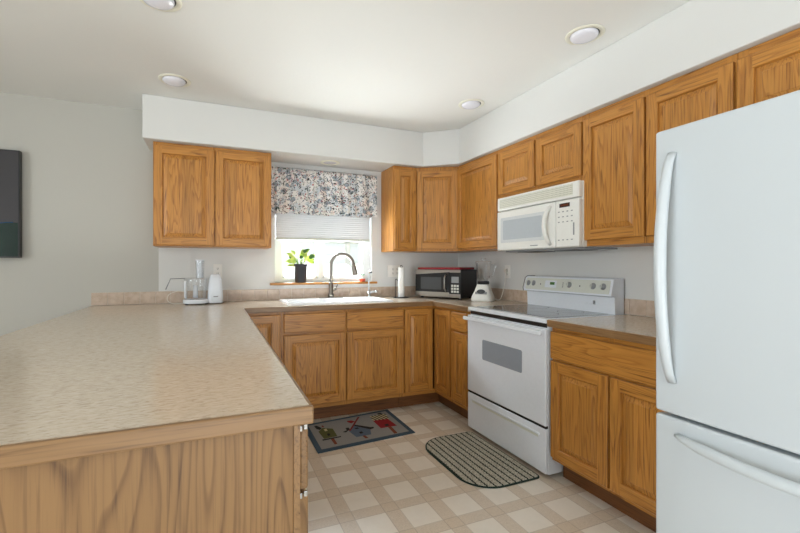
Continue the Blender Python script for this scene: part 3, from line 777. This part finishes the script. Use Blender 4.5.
for k in range(n+1):
    u = k/n; b = math.sin(math.pi*u); hp.append((.088+.60*u, -.003-.062*b**.55, .618-.006*b))
m.tube(hp, rr, A, 14, rz=r2); m.build('handle', fz)

# ------------------------------------------------------------------ counter-top appliances
# black and steel microwave turned toward the room, with a red lid-like tray on top
ang = math.atan2(3.113-3.56, 2.024-1.806)
t = thing('countertop_microwave', 'black and stainless countertop microwave standing in the corner of the counter', 'microwave', (1.806, 3.56, CT+.0005), ang)
W_ = .497; dp = .285; H_ = .268
m = MB(); m.box(0, W_, .012, dp, .014, H_, M['black'], .004)
for x_ in (.04, W_-.04):
    for y_ in (.05, dp-.05): m.lathe([(0, 0), (.014, 0), (.014, .014), (0, .014)], M['blackm'], (x_, y_, 0), 12)
m.build('body', t)
m = MB(); m.box(.0, W_*.765, -.010, .011, .016, H_-.002, M['black'], .003)
m.box(.0, W_*.765, -.012, -.006, .016, .062, M['steel'], .002); 
m.prism([(0, .222), (W_*.765, .246), (W_*.765, H_-.002), (0, H_-.002)], .006, .012, M['steel'], M4=RX90)
m.prism(rrect(.065, .295, .085, .198, .008), .0098, .0112, M['dgrey'], M4=RX90); md = m.build('door', t)
m = MB(); m.tube([(.345, -.014, .075), (.345, -.034, .095), (.345, -.034, .195), (.345, -.014, .22)], .006, M['steel'], 10); m.build('handle', md)
m = MB(); m.box(W_*.77, W_, -.010, .011, .016, H_-.002, M['black'], .003)
m.box(W_*.77, W_, -.012, -.006, .016, .050, M['steel'], .002); m.box(W_*.77, W_, -.012, -.006, .243, H_-.002, M['steel'], .002)
m.box(.405, .480, -.0112, -.0095, .150, .205, M['grey'], .001)
for i in range(3):
    for j in range(3): m.box(.402+.028*i, .402+.028*i+.022, -.0112, -.0095, .062+.026*j, .062+.026*j+.019, M['cream'], .001)
m.build('control_panel', t)
o = MB().prism(rrect(.01, .485, .0, .27, .02), 0, .020, M['red'], bev=.004).build('serving_tray', None, (1.806+.0, 3.56, CT+.0005+H_+.0008), ang)
tag(o, 'flat dark red tray lying on top of the black microwave', 'tray')

# blender
t = thing('blender', 'white blender with clear glass jar beside the black microwave', 'blender', (2.165, 2.985, CT+.0005), R(-50))
m = MB()
t_ = bmesh.new(); rings = []
for (hw, hd, z, yo) in ((.088, .088, 0, 0), (.092, .092, .012, 0), (.086, .086, .04, 0), (.066, .070, .085, .008), (.054, .058, .125, .014), (.050, .052, .142, .014)):
    rings.append([t_.verts.new((x_, y_+yo, z)) for x_, y_ in rrect(-hw, hw, -hd, hd, min(hw, hd)*.5, 5)])
for a, b in zip(rings, rings[1:]):
    for k in range(len(a)): t_.faces.new([a[k], a[(k+1) % len(a)], b[(k+1) % len(a)], b[k]])
t_.faces.new(list(reversed(rings[0]))); t_.faces.new(rings[-1])
m.add(t_, M['applw'], True); m.build('base', t)
m = MB(); m.box(-.05, .05, -.0905, -.075, .040, .062, M['grey'], .003, M4=Matrix.Rotation(R(-14), 4, 'X')); m.build('button_panel', t)
m = MB(); el = bmesh.new()
m.lathe([(0, .002), (.034, .002), (.036, 0), (.036, -.004), (0, -.004)], M['dgrey'], (0, -.071, .083), 24, M4=Matrix.Rotation(R(68), 4, 'X') @ Matrix.Scale(.55, 4, (0, 1, 0))); m.build('badge', t); el.free()
m = MB(); m.lathe([(0, .142), (.047, .142), (.050, .150), (.050, .165), (.046, .170), (0, .170)], M['black'], (0, .014, 0), 24); m.build('blade_collar', t)
m = MB(); m.lathe([(.038, .171), (.046, .20), (.066, .325), (.070, .330)], M['clear'], (0, .014, 0), 28)
m.tube([(.062, .014, .315), (.105, .014, .315), (.108, .014, .30), (.08, .014, .215), (.047, .014, .205)], .007, M['clear'], 8); m.build('jar', t)
m = MB(); m.lathe([(0, .345), (.060, .345), (.069, .340), (.071, .331)], M['clear'], (0, .014, 0), 28)
m.lathe([(0, .372), (.020, .372), (.024, .366), (.022, .346)], M['clear'], (0, .014, 0), 20); m.build('lid', t)
m = MB(); m.lathe([(0, .2), (.006, .198), (.004, .172)], M['steel'], (0, .014, 0), 10)
for k in range(4): m.box(-.003, .026, -.004, .004, .182, .184, M['steel'], M4=Matrix.Translation((0, .014, 0)) @ Matrix.Rotation(R(90*k), 4, 'Z') @ Matrix.Rotation(R(-18), 4, 'Y')); 
m.build('blade', t)
m = MB(); path = [(2.244, 2.953, CT+.03), (2.275, 2.935, CT+.008), (2.31, 2.93, CT+.02), (2.345, 2.935, CT+.10), (2.37, 2.94, CT+.19), (2.388, 2.95, CT+.255)]
m.tube(smooth(path), .003, M['cord'], 8); m.box(2.368, 2.396, 2.938, 2.962, CT+.245, CT+.275, M['cord'], .004)
oc = m.build('power_cord', t); oc.matrix_parent_inverse = (Matrix.Translation((2.165, 2.985, CT+.0005)) @ Matrix.Rotation(R(-50), 4, 'Z')).inverted()

# paper towels on a wire holder
px_, py_ = 1.655, 3.575
t = thing('paper_towel_holder', 'black wire paper towel holder with ring top beside the microwave', 'towel holder', (px_, py_, CT+.0005))
m = MB(); m.lathe([(0, .006), (.07, .006), (.074, .003), (.074, 0), (0, 0)], M['black'], n=28); m.build('base', t)
m = MB(); m.tube([(0, 0, .004), (0, 0, .285)], .005, M['black'], 8)
m.tube([(.011*math.cos(R(a)), 0, .296+.011*math.sin(R(a))) for a in range(-90, 271, 30)], .0035, M['black'], 8); m.build('post', t)
m = MB(); m.tube([(-.062, .0, .004), (-.062, 0, .165)]+[(-.052-.010*math.cos(R(a)), 0, .165+.012*math.sin(R(a))) for a in (30, 60, 90, 130, 170)]+[(-.042, 0, .158)], .003, M['black'], 8); m.build('tension_arm', t)
m = MB(); m.lathe([(.019, .0), (.030, .0), (.031, .003), (.031, .277), (.030, .28), (.019, .28), (.019, 0)], M['paper'], n=32)
o = m.build('paper_towel_roll', None, (px_, py_, CT+.008)); tag(o, 'thin white paper towel roll standing on the wire holder', 'paper towels')

# food processor
t = thing('food_processor', 'white food processor with clear bowl and tall feed tube by the backsplash', 'food processor', (-.125, 3.585, CT+.0005))
m = MB()
m.prism(rrect(-.100, .088, -.085, .085, .07, 8), .008, .040, M['appl'], bev=.006, smooth=False)
for x_, y_ in ((-.07, -.05), (.07, -.05), (-.07, .05), (.07, .05)): m.lathe([(0, 0), (.012, 0), (.012, .009), (0, .009)], M['blackm'], (x_, y_, 0), 12)
m.build('base', t)
m = MB(); m.lathe([(.072, .042), (.077, .05), (.081, .193)], M['clear'], (-.01, 0, 0), 36)
m.lathe([(.0, .05), (.020, .05), (.015, .15), (0, .15)], M['appl'], (-.01, 0, 0), 16)
m.build('bowl', t)
m = MB(); m.lathe([(0, .208), (.078, .208), (.083, .204), (.083, .192)], M['clear'], (-.01, 0, 0), 36)
m.tube([(-.085, -.01, .205), (-.185, -.015, .203), (-.218, -.015, .120)], .004, M['grey'], 8); m.build('lid', t)
m = MB(); m.lathe([(.030, .209), (.033, .32), (.035, .345)], M['clear'], (.022, -.01, 0), 24)
m.lathe([(0, .209), (.024, .209), (.027, .335), (.034, .347), (.034, .352), (0, .352)], M['appl'], (.022, -.01, 0), 24); m.build('feed_tube', t)
m = MB(); m.tube([(-.078, -.04, .185), (-.080, -.05, .18), (-.080, -.05, .06), (-.076, -.04, .055)], .009, M['appl'], 10); m.build('handle', t)
m = MB(); t_ = bmesh.new(); rings = []
for (hw, hd, z) in ((.062, .080, .002), (.066, .084, .012), (.062, .080, .10), (.052, .068, .19), (.040, .052, .225), (.030, .040, .232)):
    rings.append([t_.verts.new((x_, y_, z)) for x_, y_ in rrect(-hw, hw, -hd, hd, min(hw, hd)*.55, 5)])
for a, b in zip(rings, rings[1:]):
    for k in range(len(a)): t_.faces.new([a[k], a[(k+1) % len(a)], b[(k+1) % len(a)], b[k]])
t_.faces.new(list(reversed(rings[0]))); t_.faces.new(rings[-1]); m.add(t_, M['appl'], True, Matrix.Translation((.136, .035, .004)) @ Matrix.Scale(.9, 4, (1, 0, 0)))
m.box(.122, .156, -.051, -.046, .055, .063, M['grey'], .001); m.build('motor_housing', t)
m = MB(); path = [(-.205, 3.655, CT+.004), (-.30, 3.66, CT+.004), (-.34, 3.665, CT+.03), (-.33, 3.67, CT+.075), (-.27, 3.68, CT+.10), (-.20, 3.69, CT+.09)]
m.tube(smooth(path), .003, M['cord'], 8); oc = m.build('power_cord', t); oc.matrix_parent_inverse = Matrix.Translation((-.125, 3.585, CT+.0005)).inverted()

# outlets
def outlet(label, loc, rz, gang=1):
    t = thing('wall_outlet', label, 'outlet', loc, rz, 'kitchen wall outlets')
    w2 = .035*gang + (.012 if gang > 1 else 0)
    m = MB(); m.box(-w2, w2, -.006, -.0005, -.057, .057, M['socket'], .002); m.build('cover_plate', t)
    for g in range(gang):
        cx_ = (g-(gang-1)/2)*.046
        for zz in (-.02, .02):
            m = MB(); m.prism(rrect(cx_-.014, cx_+.014, zz-.013, zz+.013, .006), .005, .008, M['socket'], M4=RX90)
            m.box(cx_-.007, cx_-.0045, -.0086, -.0075, zz-.004, zz+.006, M['slot']); m.box(cx_+.0045, cx_+.007, -.0086, -.0075, zz-.004, zz+.006, M['slot'])
            m.box(cx_-.0025, cx_+.0025, -.0086, -.0075, zz-.010, zz-.006, M['slot']); m.build('socket', t)
outlet('white wall outlet behind the food processor', (.030, D, 1.175), 0)
outlet('double white wall outlet left of the paper towel roll', (1.665, D, 1.165), 0, 2)
outlet('white wall outlet behind the blender on the right wall', (RW, 2.95, 1.165), R(-90))

# ------------------------------------------------------------------ window dressing and sill plants
t = thing('window_valance', 'gathered white valance with dense floral print hanging over the kitchen window', 'valance', (.462, D-.062, 1.680))
m = MB(); bm_ = bmesh.new(); nx, nz = 220, 10; H_ = .400; L_ = .985; g = []
for i in range(nx+1):
    u = i/nx; row = []
    ph = u*62 + 2.2*math.sin(u*17)
    for j in range(nz+1):
        v_ = j/nz; amp = .005 + .009*(1-v_); x_ = u*L_ + .003*math.sin(ph*1.7)
        z_ = v_*H_ + (.004*math.sin(ph*1.3) if j in (0, nz) else 0)
        row.append(bm_.verts.new((x_, amp*math.sin(ph) + .003*math.sin(ph*2.3+v_*3), z_)))
    g.append(row)
for i in range(nx):
    for j in range(nz): bm_.faces.new([g[i][j], g[i+1][j], g[i+1][j+1], g[i][j+1]])
m.add(bm_, M['floral'], True)
o = m.build('fabric', t); sm = o.modifiers.new('thickness', 'SOLIDIFY'); sm.thickness = .0015
m = MB(); m.tube([(.0, .022, .372), (L_, .022, .372)], .005, M['vinylw'], 8)
for x_ in (.008, L_-.008): m.tube([(x_, .022, .372), (x_, .0615, .372)], .004, M['vinylw'], 8)
m.build('curtain_rod', t)

t = thing('cellular_blind', 'pale cellular blind lowered halfway behind the valance', 'window blind', (WX0+.012, D+.030, 1.452))
m = MB(); n = 30; Hh = WZ1-1.452-.04
bm_ = bmesh.new(); pr_, pb = [], []
for k in range(2*n+1):
    z_ = .022 + (Hh-.022)*k/(2*n); yy = -.005 if k % 2 else -.002
    pr_.append((bm_.verts.new((0.0, yy, z_)), bm_.verts.new((WX1-WX0-.024, yy, z_))))
for a, b in zip(pr_, pr_[1:]):
    bm_.faces.new([a[0], a[1], b[1], b[0]])
m.add(bm_, M['shade']); m.build('fabric', t)
m = MB(); m.box(0, WX1-WX0-.024, -.014, .012, 0, .022, M['cream'], .004); m.build('bottom_rail', t, label='grey bottom rail')
m = MB(); m.box(0, WX1-WX0-.024, -.014, .016, Hh, Hh+.038, M['vinylw'], .003); m.build('head_rail', t)
m = MB(); xx = WX1-WX0-.03
m.tube([(xx, -.022, Hh), (xx, -.024, .0), (xx+.001, -.024, -.12)], .0012, M['vinylw'], 6); m.lathe([(0, .02), (.004, .016), (.006, 0), (0, 0)], M['vinylw'], (xx+.001, -.024, -.14), 10); m.build('pull_cord', t)

def leafshape(m, p, d, L_, W_, up_, mat):
    d = Vector(d).normalized(); s_ = d.cross(Vector(up_)).normalized(); n_ = s_.cross(d).normalized(); b = bmesh.new(); rows = []
    for k in range(6):
        u = k/5; w2 = W_*math.sin(math.pi*min(.98, .08+.9*u))**.8*(1-.35*u)
        c = Vector(p) + d*L_*u - n_*L_*.28*u*u
        rows.append((b.verts.new(c - s_*w2/2 + n_*w2*.15), b.verts.new(c), b.verts.new(c + s_*w2/2 + n_*w2*.15)))
    for a, c in zip(rows, rows[1:]):
        b.faces.new([a[0], a[1], c[1], c[0]]); b.faces.new([a[1], a[2], c[2], c[1]])
    m.add(b, mat, True)

zs = 1.0665
t = thing('potted_pothos', 'yellow-green leafy plant in a black pot on the window sill', 'plant', (.728, D-.002, zs))
m = MB(); m.lathe([(0, 0), (.046, 0), (.048, .003), (.061, .145), (.065, .147), (.066, .168), (.060, .168), (.058, .150), (0, .150)], M['potblk'], n=32); m.build('pot', t)
m = MB(); m.lathe([(0, .156), (.030, .154), (.057, .148)], M['soil'], n=20); m.build('soil', t)
rnd = random.Random(5)
ms, ml = MB(), MB()
for k in range(27):
    a = rnd.uniform(0, 2*math.pi) if k > 6 else rnd.uniform(2.6, 3.7)
    r_ = rnd.uniform(.03, .085); h = rnd.uniform(.03, .115) if k > 6 else rnd.uniform(-.02, .06)
    b0 = Vector((.02*math.cos(a), .02*math.sin(a)*.5, .153)); b2 = Vector((r_*math.cos(a), r_*math.sin(a)*.35-.005, .16+h)); b1 = (b0+b2)/2 + Vector((0, 0, .03))
    ms.tube([b0, b1, b2], .0018, M['stem'], 6)
    leafshape(ml, b2, (math.cos(a)*.7+rnd.uniform(-.3, .3), -.25+rnd.uniform(-.2, .2), rnd.uniform(-.2, .5)), rnd.uniform(.045, .065), rnd.uniform(.032, .046), (0, -.9, .4), M['leaf'] if rnd.random() < .75 else M['leafd'])
for dx in (.015, .04):
    leafshape(ml, (dx*.6, -.01, .25), (dx*8, -.2, .6), .055, .042, (0, -.9, .3), M['leaf']); ms.tube([(0, 0, .153), (dx*.3, -.005, .2), (dx*.6, -.01, .25)], .002, M['stem'], 6)
ms.build('stems', t); ml.build('leaves', t)

t = thing('potted_succulent', 'tiny green succulent in a white and coral pot at the right of the sill', 'plant', (1.322, D-.005, zs))
m = MB(); m.lathe([(0, .0), (.024, 0), (.026, .002), (.028, .028)], M['coral'], n=24); m.lathe([(.028, .028), (.031, .060), (.028, .060), (.026, .052), (0, .052)], M['potw'], n=24); m.build('pot', t)
m = MB()
for ring, (cnt, tilt, L_) in enumerate(((8, .5, .034), (6, 1.1, .032), (4, 2.2, .028))):
    for k in range(cnt):
        a = 2*math.pi*k/cnt + ring*.4; leafshape(m, (.005*math.cos(a), .005*math.sin(a), .052), (math.cos(a), math.sin(a), tilt), L_, .014, (0, 0, 1), M['succ'])
m.build('leaves', t)

# ------------------------------------------------------------------ recessed lights (off)
def downlight(label, x, y, z=ZC, r=.098):
    t = thing('recessed_light', label, 'ceiling light', (x, y, z), 0, 'recessed ceiling lights')
    m = MB(); m.lathe([(r, -.0005), (r, -.003), (r*.96, -.006), (r*.78, -.006), (r*.74, -.002)], M['trimring'], n=40); m.build('trim_ring', t)
    m = MB(); m.lathe([(r*.75, -.0015), (0, -.0015)], M['can'], n=40); m.build('recess', t)
    m = MB(); m.lathe([(r*.70, -.002), (r*.71, -.010), (r*.62, -.020), (r*.35, -.027), (0, -.029)], M['bulb'], n=32, M4=Matrix.Translation((-.004, 0, 0))); m.build('bulb', t)
downlight('recessed ceiling light over the peninsula near the left end of the soffit', -.24, 3.06)
downlight('recessed ceiling light partly cut off at the top left of the photo', -.235, 2.15)
downlight('recessed ceiling light farthest back, near the corner of the right soffit', 1.815, 2.65)
downlight('recessed ceiling light in front of the range near the right soffit', 1.830, 1.625)
t = thing('soffit_light', 'small round light set in the soffit underside above the window', 'ceiling light', (.955, 3.57, ZS), 0)
m = MB(); m.lathe([(.088, -.0005), (.088, -.004), (.080, -.007), (.062, -.007), (.058, -.002)], M['trimring'], n=36); m.build('trim_ring', t)
m = MB(); m.lathe([(.060, -.0015), (.045, -.006), (0, -.008)], M['bulb'], n=36); m.build('lens', t)

# ------------------------------------------------------------------ television on the dining part of the back wall
t = thing('television', 'black flat television on the wall at the left edge', 'television', (-2.62, D-.065, 1.275))
m = MB(); m.box(0, 1.345, 0, .045, 0, .760, M['black'], .003); m.build('frame', t)
m = MB(); m.box(.008, 1.337, -.0015, .0005, .010, .752, M['screen']);
n_ = 14; q = [(1.300-.17+.0, .0105)]
cx_, rx_, rz_ = 1.31, .30, .24
m.prism([(1.337, .0105), (1.337, .248)] + [(cx_ - rx_*math.sin(R(a)), .010+rz_*math.cos(R(a))) for a in range(6, 91, 7)], .0016, .0019, M['scr_green'], M4=RX90)  # reflection in the screen, painted on as a green shape with blue rim
m.tube([(cx_ - rx_*math.sin(R(a)), -.002, .010+rz_*math.cos(R(a))) for a in range(0, 91, 7)], .0035, M['scr_blue'], 6)
m.build('screen', t)
m = MB(); m.box(.5, .85, .045, .0645, .25, .5, M['black']); m.build('wall_mount', t)

# ------------------------------------------------------------------ rugs
t = thing('birdhouse_rug', 'grey rug with slate blue border and three birdhouses, before the sink cabinet', 'rug', (1.024, 2.93, 0), R(4.8))
C_ = [(-.425, -.268), (.310, -.271), (.352, .245), (-.385, .232)]
I_ = [(-.388, -.233), (.278, -.236), (.314, .211), (-.350, .198)]
m = MB(); m.prism(C_, 0.0005, .0075, M['rug_blue'], bev=.002); m.build('border', t)
m = MB(); m.prism(I_, .0070, .0085, M['rug_grey']); m.build('field', t)
SH = {
    'olive': ([('r_olive', [(-0.316, 0.052), (-0.269, 0.105), (-0.204, 0.059), (-0.221, -0.082), (-0.32, -0.083)]),
               ('r_black', [(-0.313, 0.166), (-0.293, 0.167), (-0.272, 0.108), (-0.296, 0.080), (-0.313, 0.107)]),
               ('r_dred', [(-0.262, 0.150), (-0.250, 0.150), (-0.250, 0.115), (-0.262, 0.118)]),
               ('r_black', [(-0.335, -0.09), (-0.198, -0.094), (-0.203, -0.109), (-0.339, -0.109)]),
               ('r_brown', [(-0.28, -0.110), (-0.257, -0.112), (-0.266, -0.202), (-0.286, -0.203)]),
               ('r_cream', [(-0.268, 0.075), (-0.247, 0.079), (-0.251, 0.04), (-0.271, 0.037)]),
               ('r_black', [(-0.276, -0.013), (-0.257, -0.012), (-0.258, -0.044), (-0.278, -0.05)])], 'olive green birdhouse motif'),
    'blue': ([('r_blue', [(-0.115, -0.041), (-0.035, 0.047), (0.047, -0.06), (0.007, -0.164), (-0.107, -0.159)]),
              ('r_dred', [(-0.114, -0.036), (0.052, 0.187), (0.073, 0.19), (-0.035, 0.047), (-0.099, -0.037)]),
              ('r_red', [(-0.055, 0.15), (-0.019, 0.145), (-0.002, 0.111), (-0.041, 0.093), (-0.057, 0.126)]),
              ('r_black', [(-0.031, 0.057), (0.058, -0.043), (0.08, -0.048), (0.075, -0.07), (0.04, -0.081), (-0.041, 0.033)]),
              ('r_black', [(-0.161, -0.034), (-0.142, -0.049), (-0.095, -0.011), (-0.092, 0.023), (-0.116, 0.024), (-0.123, -0.019)]),
              ('r_brown', [(-0.061, -0.161), (-0.041, -0.163), (-0.038, -0.21), (-0.059, -0.209)]),
              ('r_black', [(-0.057, -0.007), (-0.032, -0.005), (-0.029, -0.027), (-0.055, -0.029)]),
              ('r_black', [(-0.058, -0.091), (-0.034, -0.087), (-0.034, -0.116), (-0.057, -0.12)])], 'dusty blue birdhouse motif with red bird perch'),
    'red': ([('r_red', [(0.13, 0.062), (0.25, 0.052), (0.25, -0.105), (0.118, -0.097)]),
             ('r_hatch', [(0.146, 0.158), (0.284, 0.157), (0.264, 0.045), (0.132, 0.067)]),
             ('r_black', [(0.226, 0.187), (0.257, 0.192), (0.265, 0.159), (0.234, 0.155)]),
             ('r_brown', [(0.176, -0.097), (0.202, -0.101), (0.186, -0.228), (0.16, -0.229)]),
             ('r_black', [(0.172, -0.047), (0.204, -0.045), (0.198, -0.079), (0.168, -0.081)])], 'red birdhouse motif with striped roof')}
for key, (lst, lab) in SH.items():
    m = MB()
    for q, (mm, pts) in enumerate(lst): m.prism(pts, .0080, .0090 + .0002*q, M[mm])
    m.build('birdhouse', t, label=lab)

t = thing('kitchen_mat', 'oval-cornered mat of beige rows and dark green stripes before the range', 'rug', (1.515, 2.195, 0), R(0))
p_ = rrect(-.225, .225, -.355, .355, [.03, .19, .19, .03], 10)
m = MB(); m.prism(p_, .0005, .0075, M['matedge'], bev=.002); m.build('binding', t)
p_ = rrect(-.216, .216, -.346, .346, [.024, .182, .182, .024], 10)
m = MB(); m.prism(p_, .0070, .0088, M['mat']); m.build('woven_field', t)
